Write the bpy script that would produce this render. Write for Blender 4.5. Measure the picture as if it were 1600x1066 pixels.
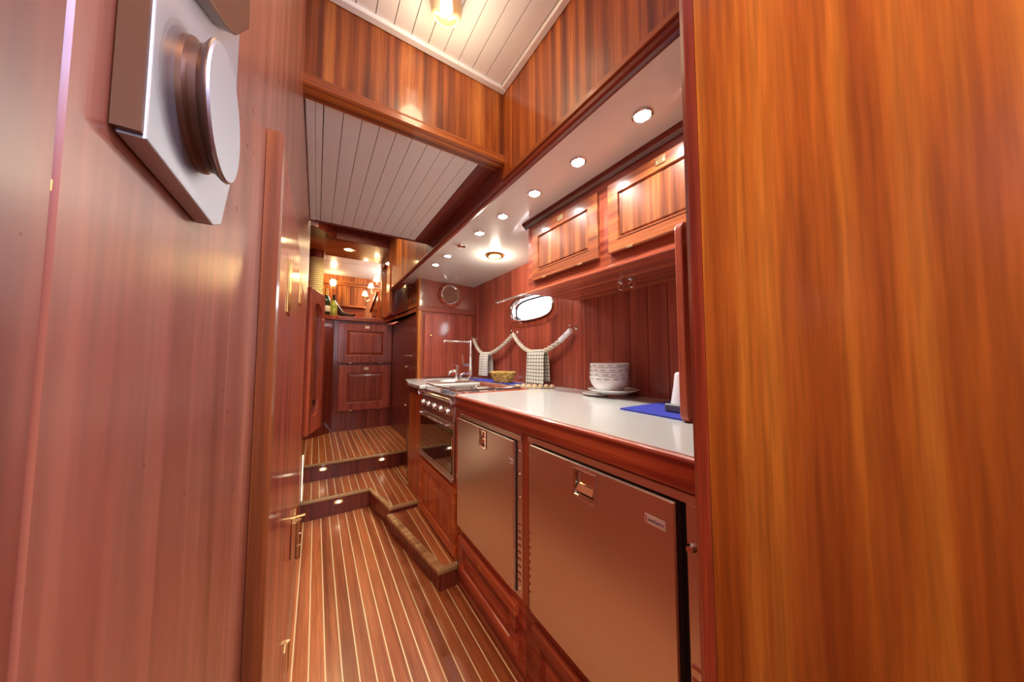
import bpy, bmesh, math, random
from mathutils import Vector, Matrix
random.seed(7)
PI = math.pi
S = bpy.context.scene
for o in list(bpy.data.objects): bpy.data.objects.remove(o, do_unlink=True)
COL = S.collection
EYE = 1.11

# ---------------------------------------------------------------- camera, world, exposure
psi, th = math.radians(32.748), math.radians(3.2533)
cd = bpy.data.cameras.new('camera'); cam = bpy.data.objects.new('camera', cd); COL.objects.link(cam)
cam.location = (0, 0, EYE); cam.rotation_euler = (PI/2 + th, 0, -psi)
cd.sensor_width = 36; cd.lens = 36*475/1600; cd.clip_start = .01; cd.clip_end = 200
S.camera = cam
S.view_settings.view_transform = 'Standard'; S.view_settings.look = 'None'
S.view_settings.gamma = 1; S.view_settings.use_curve_mapping = False
S.view_settings.exposure = 0.75
w = bpy.data.worlds.new('sky'); S.world = w; w.use_nodes = True
bg = w.node_tree.nodes['Background']; bg.inputs[0].default_value = (.86, .93, 1, 1); bg.inputs[1].default_value = 14.0

def lamp(name, kind, loc, energy, color, size=.1, rot=(0, 0, 0), parent=None, size_y=None, spot=None, blend=.6):
    l = bpy.data.lights.new(name, kind); l.energy = energy; l.color = color
    if kind == 'AREA':
        l.size = size
        if size_y: l.shape = 'RECTANGLE'; l.size_y = size_y
    elif kind == 'SPOT':
        l.shadow_soft_size = size; l.spot_size = spot; l.spot_blend = blend
    else: l.shadow_soft_size = size
    o = bpy.data.objects.new(name, l); COL.objects.link(o); o.location = loc; o.rotation_euler = rot
    if parent: o.location = Vector(loc) - base_of(parent); o.parent = parent
    return o
BASE = {}
def base_of(o): return BASE.get(o.name, Vector((0, 0, 0)))

# unseen fill lights added: cool and warm behind the camera, warm ahead
lamp('cool_cabin_fill', 'AREA', (.22, -1.05, 1.55), 6, (.75, .84, 1), .5, (PI/2, 0, 0), size_y=1.0)  # added cool fill in front of the closed end wall
lamp('cool_side_fill', 'AREA', (.49, -.22, 1.66), 5.5, (.46, .56, 1), .30, (0, PI/2, 0), size_y=.36)  # added cool fill for the left wall, no window is built here
lamp('warm_cabin_fill', 'AREA', (.14, -.40, 2.22), 9, (1, .72, .34), .35, (0, 0, 0))  # added warm fill for the passage, no fitting behind it
lamp('saloon_fill', 'POINT', (1.25, 5.5, 2.35), 24, (1, .93, .84), .18)  # added out of view to brighten the saloon ceiling
lamp('stair_fill', 'AREA', (.3, 3.0, 2.40), 5, (1, .78, .55), .4, (0, 0, 0))  # added fill over the stairs, no fitting behind it

# ---------------------------------------------------------------- materials
def L(*c): return (c[0], c[1], c[2], 1)
def mat(name, color=(.8, .8, .8), rough=.5, metal=0, coat=0, coat_rough=.05, emit=None, estr=0, trans=0, ior=1.45):
    m = bpy.data.materials.new(name); m.use_nodes = True
    p = m.node_tree.nodes['Principled BSDF']
    p.inputs['Base Color'].default_value = L(*color); p.inputs['Roughness'].default_value = rough
    p.inputs['Metallic'].default_value = metal; p.inputs['Coat Weight'].default_value = coat
    p.inputs['Coat Roughness'].default_value = coat_rough; p.inputs['IOR'].default_value = ior
    p.inputs['Transmission Weight'].default_value = trans
    if emit: p.inputs['Emission Color'].default_value = L(*emit); p.inputs['Emission Strength'].default_value = estr
    return m
def nt(m): return m.node_tree.nodes, m.node_tree.links, m.node_tree.nodes['Principled BSDF']
def ramp(N, stops):
    r = N.new('ShaderNodeValToRGB'); e = r.color_ramp.elements
    e[0].position, e[0].color = stops[0][0], L(*stops[0][1]); e[1].position, e[1].color = stops[-1][0], L(*stops[-1][1])
    for s in stops[1:-1]:
        x = e.new(s[0]); x.color = L(*s[1])
    return r
def wood(name, dark, mid, light, axis='z', rough=.38, coat=.45, coat_rough=.10, band=38, vary=.18, bump=.05):
    m = mat(name, mid, rough, coat=coat, coat_rough=coat_rough); N, K, p = nt(m)
    g = N.new('ShaderNodeNewGeometry'); oi = N.new('ShaderNodeObjectInfo')
    off = N.new('ShaderNodeVectorMath'); off.operation = 'MULTIPLY_ADD'
    cx = N.new('ShaderNodeCombineXYZ')
    for i in range(3): K.new(oi.outputs['Random'], cx.inputs[i])
    off.inputs[1].default_value = (7.3, 11.1, 5.7); K.new(cx.outputs[0], off.inputs[0]); K.new(g.outputs['Position'], off.inputs[2])
    def noise(s, l, detail=2, dist=0.):
        mp = N.new('ShaderNodeMapping'); v = {'x': (l, s, s), 'y': (s, l, s), 'z': (s, s, l)}[axis]
        mp.inputs['Scale'].default_value = v
        n = N.new('ShaderNodeTexNoise'); n.inputs['Scale'].default_value = 1; n.inputs['Detail'].default_value = detail
        n.inputs['Distortion'].default_value = dist
        K.new(off.outputs[0], mp.inputs[0]); K.new(mp.outputs[0], n.inputs['Vector']); return n
    a = noise(band, .7, 3, .25); b = noise(band*7, 7, 2); c = noise(3.0, 1.1, 2)
    r = ramp(N, [(.32, dark), (.5, mid), (.68, light)]); K.new(a.outputs[0], r.inputs[0])
    r2 = ramp(N, [(.3, (.72, .72, .72)), (.7, (1.2, 1.2, 1.2))]); K.new(b.outputs[0], r2.inputs[0])
    r3 = ramp(N, [(.3, (.82, .80, .80)), (.7, (1.15, 1.17, 1.17))]); K.new(c.outputs[0], r3.inputs[0])
    m1 = N.new('ShaderNodeMixRGB'); m1.blend_type = 'MULTIPLY'; m1.inputs[0].default_value = .8
    K.new(r.outputs[0], m1.inputs[1]); K.new(r2.outputs[0], m1.inputs[2])
    m2 = N.new('ShaderNodeMixRGB'); m2.blend_type = 'MULTIPLY'; m2.inputs[0].default_value = 1
    K.new(m1.outputs[0], m2.inputs[1]); K.new(r3.outputs[0], m2.inputs[2])
    hs = N.new('ShaderNodeHueSaturation'); mr = N.new('ShaderNodeMapRange')
    mr.inputs[3].default_value = 1 - vary; mr.inputs[4].default_value = 1 + vary
    K.new(oi.outputs['Random'], mr.inputs[0]); K.new(mr.outputs[0], hs.inputs['Value']); K.new(m2.outputs[0], hs.inputs['Color'])
    K.new(hs.outputs[0], p.inputs['Base Color'])
    bp = N.new('ShaderNodeBump'); bp.inputs['Strength'].default_value = bump; bp.inputs['Distance'].default_value = .002
    K.new(b.outputs[0], bp.inputs['Height']); K.new(bp.outputs[0], p.inputs['Normal'])
    return m
RD, RM, RL = (.19, .024, .014), (.37, .066, .030), (.52, .125, .050)
AD, AM, AL = (.12, .022, .006), (.34, .085, .015), (.58, .20, .036)
M = {}
M['wood'] = wood('mahogany_upright', RD, RM, RL, 'z')
M['wood_y'] = wood('mahogany_lengthways', RD, RM, RL, 'y')
M['wood_x'] = wood('mahogany_crossways', RD, RM, RL, 'x')
M['frame_y'] = wood('cabinet_frame_wood', (.17, .035, .012), (.34, .085, .024), (.48, .15, .045), 'y')
M['wall'] = wood('lining_veneer', (.25, .042, .026), (.34, .066, .038), (.42, .092, .050), 'z')
M['cab_panel'] = wood('door_panel_veneer', (.10, .022, .008), (.25, .064, .018), (.44, .15, .046), 'z', band=34)
M['orange'] = wood('orange_mahogany', (.34, .06, .014), (.52, .115, .024), (.64, .18, .04), 'z')
M['orange_y'] = wood('orange_mahogany_lengthways', (.34, .06, .014), (.52, .115, .024), (.64, .18, .04), 'y')
M['bronze_wood'] = wood('edge_post_wood', (.12, .03, .012), (.22, .06, .018), (.32, .10, .03), 'z')
M['dark'] = wood('dark_mahogany', (.10, .013, .010), (.18, .028, .016), (.25, .045, .022), 'z')
M['dark_y'] = wood('dark_mahogany_lengthways', (.10, .013, .010), (.18, .028, .016), (.25, .045, .022), 'y')
M['amber'] = wood('sapele_ribbon', AD, AM, AL, 'z', band=30)
M['amber_y'] = wood('sapele_lengthways', AD, AM, AL, 'y')
M['amber_x'] = wood('sapele_crossways', AD, AM, AL, 'x')
M['big'] = wood('sapele_wide_panel', (.30, .072, .010), (.46, .145, .018), (.64, .26, .036), 'z', rough=.32, band=26, vary=0)
M['left'] = wood('left_wall_veneer', (.20, .050, .030), (.35, .110, .066), (.52, .205, .125), 'z', rough=.36, band=20, vary=.0, coat=1, coat_rough=.30)
N, K, p = nt(M['left']); g = N.new('ShaderNodeNewGeometry'); n = N.new('ShaderNodeTexNoise'); n.inputs['Scale'].default_value = 70; n.inputs['Detail'].default_value = 1
r = N.new('ShaderNodeMapRange'); r.inputs[1].default_value = .2; r.inputs[2].default_value = .8; r.inputs[3].default_value = .27; r.inputs[4].default_value = .34
K.new(g.outputs['Position'], n.inputs['Vector']); K.new(n.outputs[0], r.inputs[0]); K.new(r.outputs[0], p.inputs['Coat Roughness'])
M['plank'] = wood('teak_floor', (.31, .075, .024), (.47, .135, .042), (.60, .20, .068), 'y', rough=.38, coat=.4, coat_rough=.2, band=26, vary=.14)
M['nose'] = wood('step_nosing', (.30, .17, .07), (.48, .30, .13), (.60, .40, .20), 'x', rough=.35, band=26)
M['holly'] = mat('holly_inlay', (.95, .80, .46), .45, coat=.3)
M['white'] = mat('white_lacquer', (.84, .85, .84), .36, coat=.5, coat_rough=.12)
M['soffit'] = mat('soffit_lacquer', (.76, .74, .71), .22, coat=.7, coat_rough=.08)
M['groove'] = mat('groove_brown', (.06, .03, .02), .8)  # dark brown backing in the plank joints
M['counter'] = mat('solid_surface', (.60, .63, .62), .22, coat=.5, coat_rough=.1)
M['chrome'] = mat('chrome', (.80, .78, .76), .12, 1)
M['steel'] = mat('brushed_steel', (.74, .70, .66), .27, 1)
M['brass'] = mat('brass', (.80, .55, .20), .22, 1)
M['pale_brass'] = mat('pale_brass', (.85, .70, .45), .3, 1)
M['black'] = mat('black_gap', (.01, .008, .008), .6)
M['ovenglass'] = mat('oven_glass', (.012, .008, .008), .06, coat=1)
M['lensw'] = mat('spot_lens', (1, 1, 1), .4, emit=(.93, .97, 1), estr=30)
M['lensy'] = mat('warm_lens', (1, .9, .7), .4, emit=(1, .83, .42), estr=9)
M['lensy2'] = mat('fixture_lens', (1, .95, .8), .4, emit=(1, .93, .70), estr=5)
M['shade'] = mat('lit_fabric_shade', (1, .85, .6), .8, emit=(1, .70, .30), estr=5)
M['glass'] = mat('clear_glass', (1, .96, .93), .05, trans=1)
M['tint'] = mat('round_port_glass', (.24, .11, .07), .1, coat=1)
M['blue'] = mat('blue_place_mat', (.035, .05, .42), .7)
M['porcelain'] = mat('porcelain', (.80, .80, .80), .2, coat=.5)
M['print'] = mat('grey_print', (.26, .27, .30), .5)
M['green'] = mat('dark_green_glass', (.01, .035, .01), .08, coat=1)
M['lime'] = mat('yellow_green_glass', (.35, .38, .06), .1, coat=1)
M['gold'] = mat('gold_foil', (.85, .55, .12), .3, .8)
M['paper'] = mat('bottle_label', (.8, .7, .5), .7)
M['bronze'] = mat('dark_bronze', (.05, .03, .025), .35, .6)
M['plastic'] = mat('dark_plastic', (.08, .08, .10), .35)
M['whitepl'] = mat('white_plastic', (.80, .82, .85), .35)
M['pewter'] = mat('satin_nickel', (.50, .53, .60), .45, 1)
M['brownmetal'] = mat('aged_bronze', (.16, .08, .05), .35, .7)
M['red'] = mat('red_print', (.6, .05, .04), .5)
M['navy'] = mat('navy_print', (.05, .07, .18), .5)

# brushed steel: fine streaks in roughness
N, K, p = nt(M['steel'])
g = N.new('ShaderNodeNewGeometry'); mp = N.new('ShaderNodeMapping'); mp.inputs['Scale'].default_value = (60, 3, 160)
n = N.new('ShaderNodeTexNoise'); n.inputs['Scale'].default_value = 1; r = N.new('ShaderNodeMapRange')
r.inputs[3].default_value = .27; r.inputs[4].default_value = .33
K.new(g.outputs['Position'], mp.inputs[0]); K.new(mp.outputs[0], n.inputs['Vector']); K.new(n.outputs[0], r.inputs[0]); K.new(r.outputs[0], p.inputs['Roughness'])
# rope: fibre noise
def fibre(name, a, b, scale=(400, 400, 400), bump=.4):
    m = mat(name, a, .85); N, K, p = nt(m)
    g = N.new('ShaderNodeNewGeometry'); mp = N.new('ShaderNodeMapping'); mp.inputs['Scale'].default_value = scale
    n = N.new('ShaderNodeTexNoise'); n.inputs['Scale'].default_value = 1
    r = ramp(N, [(.35, a), (.65, b)]); K.new(g.outputs['Position'], mp.inputs[0]); K.new(mp.outputs[0], n.inputs['Vector'])
    K.new(n.outputs[0], r.inputs[0]); K.new(r.outputs[0], p.inputs['Base Color'])
    bp = N.new('ShaderNodeBump'); bp.inputs['Strength'].default_value = bump; bp.inputs['Distance'].default_value = .002
    K.new(n.outputs[0], bp.inputs['Height']); K.new(bp.outputs[0], p.inputs['Normal'])
    return m
M['rope'] = fibre('rope_fibre', (.46, .40, .31), (.78, .72, .60))
M['rope2'] = fibre('golden_rope', (.62, .46, .18), (.98, .86, .52))
M['wicker'] = fibre('wicker', (.34, .19, .03), (.85, .62, .20), (70, 70, 110))
M['cork'] = fibre('cork_beads', (.50, .32, .16), (.85, .70, .48), (150, 150, 150))
def check(name, gy, gz, line=(.09, .11, .10)):
    m = mat(name, (.72, .72, .66), .9); N, K, p = nt(m)
    g = N.new('ShaderNodeNewGeometry'); sp = N.new('ShaderNodeSeparateXYZ'); K.new(g.outputs['Position'], sp.inputs[0])
    outs = []
    for ax, per in ((1, gy), (2, gz)):
        if not per: continue
        d = N.new('ShaderNodeMath'); d.operation = 'DIVIDE'; d.inputs[1].default_value = per; K.new(sp.outputs[ax], d.inputs[0])
        f = N.new('ShaderNodeMath'); f.operation = 'FRACT'; K.new(d.outputs[0], f.inputs[0])
        l = N.new('ShaderNodeMath'); l.operation = 'LESS_THAN'; l.inputs[1].default_value = .2; K.new(f.outputs[0], l.inputs[0]); outs.append(l)
    o = outs[0]
    if len(outs) > 1:
        mx = N.new('ShaderNodeMath'); mx.operation = 'MAXIMUM'; K.new(outs[0].outputs[0], mx.inputs[0]); K.new(outs[1].outputs[0], mx.inputs[1]); o = mx
    mi = N.new('ShaderNodeMixRGB'); mi.inputs[1].default_value = L(.72, .70, .62); mi.inputs[2].default_value = L(*line)
    K.new(o.outputs[0], mi.inputs[0]); K.new(mi.outputs[0], p.inputs['Base Color']); return m
M['check'] = check('checked_cotton', .026, .024)
M['stripe'] = check('striped_cotton', 0, .022, (.32, .33, .32))

# ---------------------------------------------------------------- mesh helpers
class B:
    def __init__(s): s.bm = bmesh.new()
    def box(s, x0, x1, y0, y1, z0, z1, bev=0, seg=1):
        t = bmesh.new(); bmesh.ops.create_cube(t, size=1)
        for v in t.verts: v.co = Vector(((x0+x1)/2 + v.co.x*(x1-x0), (y0+y1)/2 + v.co.y*(y1-y0), (z0+z1)/2 + v.co.z*(z1-z0)))
        if bev: bmesh.ops.bevel(t, geom=t.edges[:], offset=bev, segments=seg, affect='EDGES', profile=.5)
        s.merge(t); return s
    def merge(s, t):
        me = bpy.data.meshes.new('tmp'); t.to_mesh(me); t.free(); s.bm.from_mesh(me); bpy.data.meshes.remove(me); return s
    def prism(s, poly, axis, a, b, bev=0, seg=2):
        # poly in the plane normal to axis: x->(y,z), y->(x,z), z->(x,y)
        f = {'x': lambda u, v, w: (w, u, v), 'y': lambda u, v, w: (u, w, v), 'z': lambda u, v, w: (u, v, w)}[axis]
        t = bmesh.new(); lo = [t.verts.new(f(u, v, a)) for u, v in poly]; hi = [t.verts.new(f(u, v, b)) for u, v in poly]
        c0 = t.faces.new(lo); c1 = t.faces.new(hi[::-1]); n = len(poly)
        for i in range(n): t.faces.new((lo[i], hi[i], hi[(i+1) % n], lo[(i+1) % n]))
        bmesh.ops.recalc_face_normals(t, faces=t.faces[:])
        if bev: bmesh.ops.bevel(t, geom=list(set(c0.edges) | set(c1.edges)), offset=bev, segments=seg, affect='EDGES', profile=.5)
        s.merge(t); return s
    def lathe(s, prof, c, axis='z', seg=24, closed=False):
        # prof: list of (r, h)
        f = {'z': lambda r, a, h: (c[0]+r*math.cos(a), c[1]+r*math.sin(a), c[2]+h), 'x': lambda r, a, h: (c[0]+h, c[1]+r*math.cos(a), c[2]+r*math.sin(a)),
             'y': lambda r, a, h: (c[0]+r*math.cos(a), c[1]+h, c[2]+r*math.sin(a))}[axis]
        t = bmesh.new(); R = []
        for r, h in prof:
            if r < 1e-6: v = t.verts.new(f(0, 0, h)); R.append([v]*seg)
            else: R.append([t.verts.new(f(r, 2*PI*i/seg, h)) for i in range(seg)])
        pairs = list(zip(R, R[1:])) + ([(R[-1], R[0])] if closed else [])
        for A, C in pairs:
            for i in range(seg):
                q = []
                for v in (A[i], A[(i+1) % seg], C[(i+1) % seg], C[i]):
                    if v not in q: q.append(v)
                if len(q) > 2:
                    try: t.faces.new(q)
                    except ValueError: pass
        bmesh.ops.recalc_face_normals(t, faces=t.faces[:]); s.merge(t); return s
    def tube(s, pts, r, seg=8, closed=False, cap=True):
        pts = [Vector(p) for p in pts]; n = len(pts); t = bmesh.new(); rings = []
        up = Vector((0, 0, 1)); prev = None
        for i, p in enumerate(pts):
            a = pts[(i-1) % n] if closed or i > 0 else p; b = pts[(i+1) % n] if closed or i < n-1 else p
            d = (b-a).normalized()
            if prev is None:
                e = d.cross(up if abs(d.z) < .9 else Vector((1, 0, 0))).normalized()
            else: e = (prev - d*prev.dot(d)).normalized()
            prev = e; g2 = d.cross(e); rr = r[i] if isinstance(r, (list, tuple)) else r
            rings.append([t.verts.new(p + (e*math.cos(2*PI*k/seg) + g2*math.sin(2*PI*k/seg))*rr) for k in range(seg)])
        for i in range(n if closed else n-1):
            A, C = rings[i], rings[(i+1) % n]
            for k in range(seg): t.faces.new((A[k], A[(k+1) % seg], C[(k+1) % seg], C[k]))
        if cap and not closed: t.faces.new(rings[0][::-1]); t.faces.new(rings[-1])
        bmesh.ops.recalc_face_normals(t, faces=t.faces[:]); s.merge(t); return s
    def nest(s, fn, w_, h_, loops, capend=True):
        # nested rectangles: loops of (inset, height); fn(u,v,w) -> world
        t = bmesh.new(); R = []
        for i, d in loops: R.append([t.verts.new(fn(*q, d)) for q in ((i, i), (w_-i, i), (w_-i, h_-i), (i, h_-i))])
        for A, C in zip(R, R[1:]):
            for k in range(4): t.faces.new((A[k], A[(k+1) % 4], C[(k+1) % 4], C[k]))
        if capend: t.faces.new(R[-1])
        s.merge(t); return s
    def loops(s, rings, close_first=False, close_last=False, cyclic=False):
        t = bmesh.new(); R = [[t.verts.new(q) for q in ring] for ring in rings]; n = len(R[0])
        for A, C in list(zip(R, R[1:])) + ([(R[-1], R[0])] if cyclic else []):
            for k in range(n): t.faces.new((A[k], A[(k+1) % n], C[(k+1) % n], C[k]))
        if close_first: t.faces.new(R[0])
        if close_last: t.faces.new(R[-1])
        bmesh.ops.recalc_face_normals(t, faces=t.faces[:]); s.merge(t); return s

def root_base(o):
    while o.parent: o = o.parent
    return base_of(o)
def tag(o, label=None, cat=None, group=None, kind=None):
    if label: o['label'] = label
    if cat: o['category'] = cat
    if group: o['group'] = group
    if kind: o['kind'] = kind
    return o
def obj(name, b, m, parent=None, smooth=False, base=None):
    bm = b.bm; me = bpy.data.meshes.new(name)
    if parent is None and base is None:
        if len(bm.verts):
            xs = [v.co for v in bm.verts]
            base = ((min(v.x for v in xs)+max(v.x for v in xs))/2, (min(v.y for v in xs)+max(v.y for v in xs))/2, min(v.z for v in xs))
    bs = root_base(parent) if parent else Vector(base)
    bmesh.ops.translate(bm, vec=-bs, verts=bm.verts[:])
    if smooth:
        for f in bm.faces: f.smooth = True
        for e in bm.edges:
            if len(e.link_faces) == 2 and e.calc_face_angle(0) > math.radians(38): e.smooth = False
    bm.to_mesh(me); bm.free()
    if m: me.materials.append(M[m] if isinstance(m, str) else m)
    o = bpy.data.objects.new(name, me); COL.objects.link(o)
    if parent: o.parent = parent
    else: o.location = bs; BASE[o.name] = bs
    return o
def thing(name, loc, label, cat, group=None):
    o = bpy.data.objects.new(name, None); COL.objects.link(o); o.location = loc; BASE[o.name] = Vector(loc); o.empty_display_size = .05
    return tag(o, label, cat, group)
def struct(name, b, m, parent=None):
    o = obj(name, b, m, parent)
    if not parent: o['kind'] = 'structure'
    return o
def copy_tree(o, parent=None):
    c = o.copy(); COL.objects.link(c); c.parent = parent
    for ch in [x for x in bpy.data.objects if x.parent == o and x != c]: copy_tree(ch, c)
    return c
def bx(*a, **k): return B().box(*a, **k)

# ================================================================ SETTING
# ---- galley floor: pale inlay bed with separate teak planks standing a hair proud
floor = struct('floor', bx(-.30, .80, -1.25, 2.60, -.05, -.0012), 'holly')
def planks(parent, xs, yfun, z0, z1, gap=.0048, m='plank'):
    for a, b_ in zip(xs, xs[1:]):
        x0, x1 = a + gap/2, b_ - gap/2
        obj('plank', B().prism(yfun(x0, x1), 'z', z0, z1), m, parent)
planks(floor, [-.14, -.089] + [-.039+.0502*k for k in range(15)], lambda a, b_: [(a, -1.25), (b_, -1.25), (b_, 2.55), (a, 2.55)], -.003, 0)

# ---- left wall and the door with the rim lock
wl = struct('wall_left', bx(-.12, -.06, -1.25, .1305, 0, 2.28).box(-.12, -.06, .80, 2.45, 0, 2.28).box(-.12, -.06, .1285, .80, 2.15, 2.28), 'left')
struct('wall_left', bx(-.24, -.12, 2.40, 4.10, 0, 2.7), 'dark')
d1 = struct('door_1', bx(-.10, -.06, .1325, .797, .012, 2.147, bev=.0012), 'left')
obj('kick_strip', bx(-.10, -.062, .137, .797, .002, .012), 'dark', d1)
# ---- passage wall on the right, very close to the camera
wr = struct('wall_passage_right', bx(.50, .56, -1.25, .2305, 0, 2.28), 'big')
obj('edge_band', B().prism([(.499, .2315), (.499, .247), (.503, .2545), (.512, .258), (.56, .258), (.56, .2315)], 'z', 0, 2.28, bev=.0008), 'wood', wr)
struct('wall_behind_camera', bx(-.12, .56, -1.31, -1.25, 0, 2.28), 'wood')
# wall closing the galley at its near end (hidden behind the right wall)
struct('wall_galley_end', bx(.56, 1.42, -.10, -.04, 0, 2.0), 'wood')

# ---- hull side wall of the galley with the porthole opening, vertical planks
PY, PZ, PA, PB = 1.86, 1.494, .285, .108
def outl(y, a=PA, b_=PB, n=3.0):
    t = abs((y-PY)/a)
    return 0 if t >= 1 else b_*(1-t**n)**(1/n)
wside = struct('wall_right', bx(1.385, 1.45, -.1, PY-.34, .0, 2.0).box(1.385, 1.45, PY+.34, 2.95, .0, 2.0).box(1.385, 1.45, PY-.34, PY+.34, 0, PZ-.15).box(1.385, 1.45, PY-.34, PY+.34, PZ+.15, 2.0), 'groove')
y = -.04
while y < 2.84:
    y1 = min(y+.103, 2.85); a, c = y+.0012, y1-.0012
    b = B(); lo, hi = .90, 1.96
    if c < PY-PA or a > PY+PA: b.box(1.36, 1.385, a, c, lo, hi, bev=.001)
    else:
        ys = [a+(c-a)*i/10 for i in range(11)]
        b.prism([(q, PZ+outl(q)) for q in ys] + [(c, hi), (a, hi)], 'x', 1.36, 1.385)
        b.prism([(q, PZ-outl(q)) for q in ys][::-1] + [(a, lo), (c, lo)], 'x', 1.36, 1.385)
    obj('plank', b, 'wall', wside); y = y1
# hull tunnel and window frame of the porthole
def sup(a, b_, x, n=3.0, N_=48):
    out = []
    for i in range(N_):
        t = 2*PI*i/N_; cc, ss = math.cos(t), math.sin(t)
        out.append((x, PY + a*math.copysign(abs(cc)**(2/n), cc), PZ + b_*math.copysign(abs(ss)**(2/n), ss)))
    return out
win = obj('window_1', B().loops([sup(PA, PB, 1.385), sup(PA, PB, 1.46), sup(PA+.08, PB+.08, 1.46), sup(PA+.08, PB+.08, 1.385)]), 'wood'); win['kind'] = 'structure'
obj('wood_surround', B().loops([sup(PA+.035, PB+.035, 1.3595), sup(PA+.03, PB+.03, 1.352), sup(PA+.004, PB+.004, 1.350), sup(PA, PB, 1.356), sup(PA, PB, 1.385)]), 'wood', win, smooth=True)
obj('window_frame', B().loops([sup(PA-.002, PB-.002, 1.37), sup(PA-.004, PB-.004, 1.352), sup(PA-.022, PB-.020, 1.350), sup(PA-.028, PB-.026, 1.362), sup(PA-.028, PB-.026, 1.40)]), 'chrome', win, smooth=True)
hz, ang = PZ+PB, math.radians(72)
def opened(pts):
    out = []
    for (x, y_, z) in pts:
        d = hz - z; q = x - 1.345
        out.append((1.345 - d*math.sin(ang) + q*math.cos(ang), y_, hz - d*math.cos(ang) + q*math.sin(ang)))
    return out
obj('open_sash', B().loops([opened(sup(PA-.01, PB-.01, 1.338)), opened(sup(PA-.01, PB-.01, 1.350)), opened(sup(PA-.032, PB-.032, 1.350)), opened(sup(PA-.032, PB-.032, 1.338))], cyclic=True), 'chrome', win, smooth=True)
obj('sash_glass', B().loops([opened(sup(PA-.031, PB-.031, 1.343)), opened(sup(PA-.031, PB-.031, 1.346))], close_first=True, close_last=True), 'glass', win)
obj('gasket', B().loops([sup(PA-.002, PB-.002, 1.402), sup(PA-.04, PB-.036, 1.402), sup(PA-.04, PB-.036, 1.412)]), 'plastic', win)
obj('deck_edge', bx(1.47, 1.60, PY-.5, PY+.6, PZ-.14, PZ-.055), 'soffit', win)
for k, yy in enumerate((1.94, 1.99, 2.04)): obj('rail_post', B().tube([(1.56, yy, PZ-.06), (1.56, yy, PZ-.02)], .004), 'chrome', win)

# ---- far bulkhead with the round port, and the side lining beyond it
bk = struct('wall_far', bx(.80, 1.384, 2.85, 2.92, .137, 1.97).box(.736, .80, 2.85, 2.92, .137, .91), 'wall')
obj('corner_post', B().prism([(.788, 2.842), (.797, 2.838), (.822, 2.838), (.826, 2.85), (.826, 2.92), (.788, 2.92)], 'z', .28, 1.97), 'amber', bk)
struct('wall_side_lining', bx(.80, .86, 2.92, 4.10, .27, 1.54), 'dark')


# ---- white soffit over the galley (slopes down toward the hull)
struct('ceiling_soffit', B().prism([(.676, 1.864), (1.42, 1.846), (1.42, 1.99), (.676, 1.99)], 'y', -.10, 3.10), 'soffit')
struct('trim_beam_face', bx(.662, .684, 1.10, 2.20, 1.876, 1.99), 'dark_y')
struct('ceiling_side_strip', bx(.576, .661, 1.152, 2.189, 1.960, 1.971), 'dark_y')
tr = struct('trim_soffit_beam', B().prism([(.660, 1.876), (.656, 1.868), (.658, 1.858), (.664, 1.852), (.674, 1.850), (.684, 1.854), (.684, 1.876)], 'y', -.10, 3.62), 'dark_y')
# ---- hatch well: two coamings, their bottom mouldings and the planked top
struct('wall_hatch_side', bx(.662, .70, -1.25, 1.099, 1.902, 2.30), 'amber')
struct('trim_hatch_side', B().prism([(.70, 1.877), (.659, 1.877), (.655, 1.881), (.655, 1.898), (.658, 1.902), (.70, 1.902)], 'y', -1.25, 1.098), 'amber_y')
struct('wall_hatch_front', bx(-.06, .70, 1.10, 1.15, 1.9925, 2.30), 'amber')
struct('trim_hatch_front', B().prism([(1.15, 1.951), (1.092, 1.951), (1.085, 1.957), (1.085, 1.978), (1.090, 1.985), (1.093, 1.992), (1.0995, 1.9925), (1.15, 1.9925)], 'x', -.06, .6615), 'amber_x')
hc = struct('ceiling_hatch', bx(-.12, .70, -1.31, 1.15, 2.289, 2.34), 'groove')
y0 = -1.25; xs = [.014+.0602*k for k in range(-1, 11)]
xs = [-.028] + xs[1:] ; xs[-1] = .632
for a, c in zip(xs, xs[1:]): obj('plank', bx(a+.0012, c-.0012, y0, 1.070, 2.281, 2.289), 'white', hc)
obj('edge_trim', bx(-.06, .662, 1.070, 1.10, 2.270, 2.289, bev=.004), 'white', hc)
obj('edge_trim', bx(.634, .662, y0, 1.069, 2.270, 2.289, bev=.004), 'white', hc)
obj('edge_trim', bx(-.06, -.030, y0, 1.069, 2.270, 2.289, bev=.004), 'white', hc)
# ---- lower planked ceiling over the passage
lc = struct('ceiling_galley', bx(-.06, .606, 1.152, 2.20, 1.972, 2.03), 'groove')
xs = [-.004+.0585*k for k in range(10)] + [.574]
for a, c in zip(xs, xs[1:]): obj('plank', bx(a+.0011, c-.0011, 1.10, 2.19, 1.962, 1.972), 'white', lc)
obj('edge_trim', bx(-.058, -.030, 1.10, 2.19, 1.958, 1.972, bev=.003), 'white', lc)
obj('edge_trim', bx(-.029, -.006, 1.10, 2.19, 1.961, 1.972, bev=.002), 'white', lc)
obj('end_fillet', bx(-.06, .661, 2.19, 2.202, 1.954, 2.03), 'dark', lc)
# ---- higher ceiling, beam and header beyond it
struct('ceiling_stair', bx(-.24, .86, 2.20, 4.2, 2.45, 2.50), 'amber_x')
struct('wall_ceiling_step', bx(-.12, .74, 2.202, 2.23, 2.03, 2.45), 'wood')
hd = struct('trim_header', bx(-.24, .86, 3.55, 4.12, 2.33, 2.45), 'amber_x')
obj('beam', B().prism([(-.24, 3.20), (-.02, 3.30), (.14, 3.50), (.70, 3.52), (.70, 3.55), (-.24, 3.55)], 'z', 2.325, 2.45, bev=.004), 'dark_y', hd)
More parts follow.
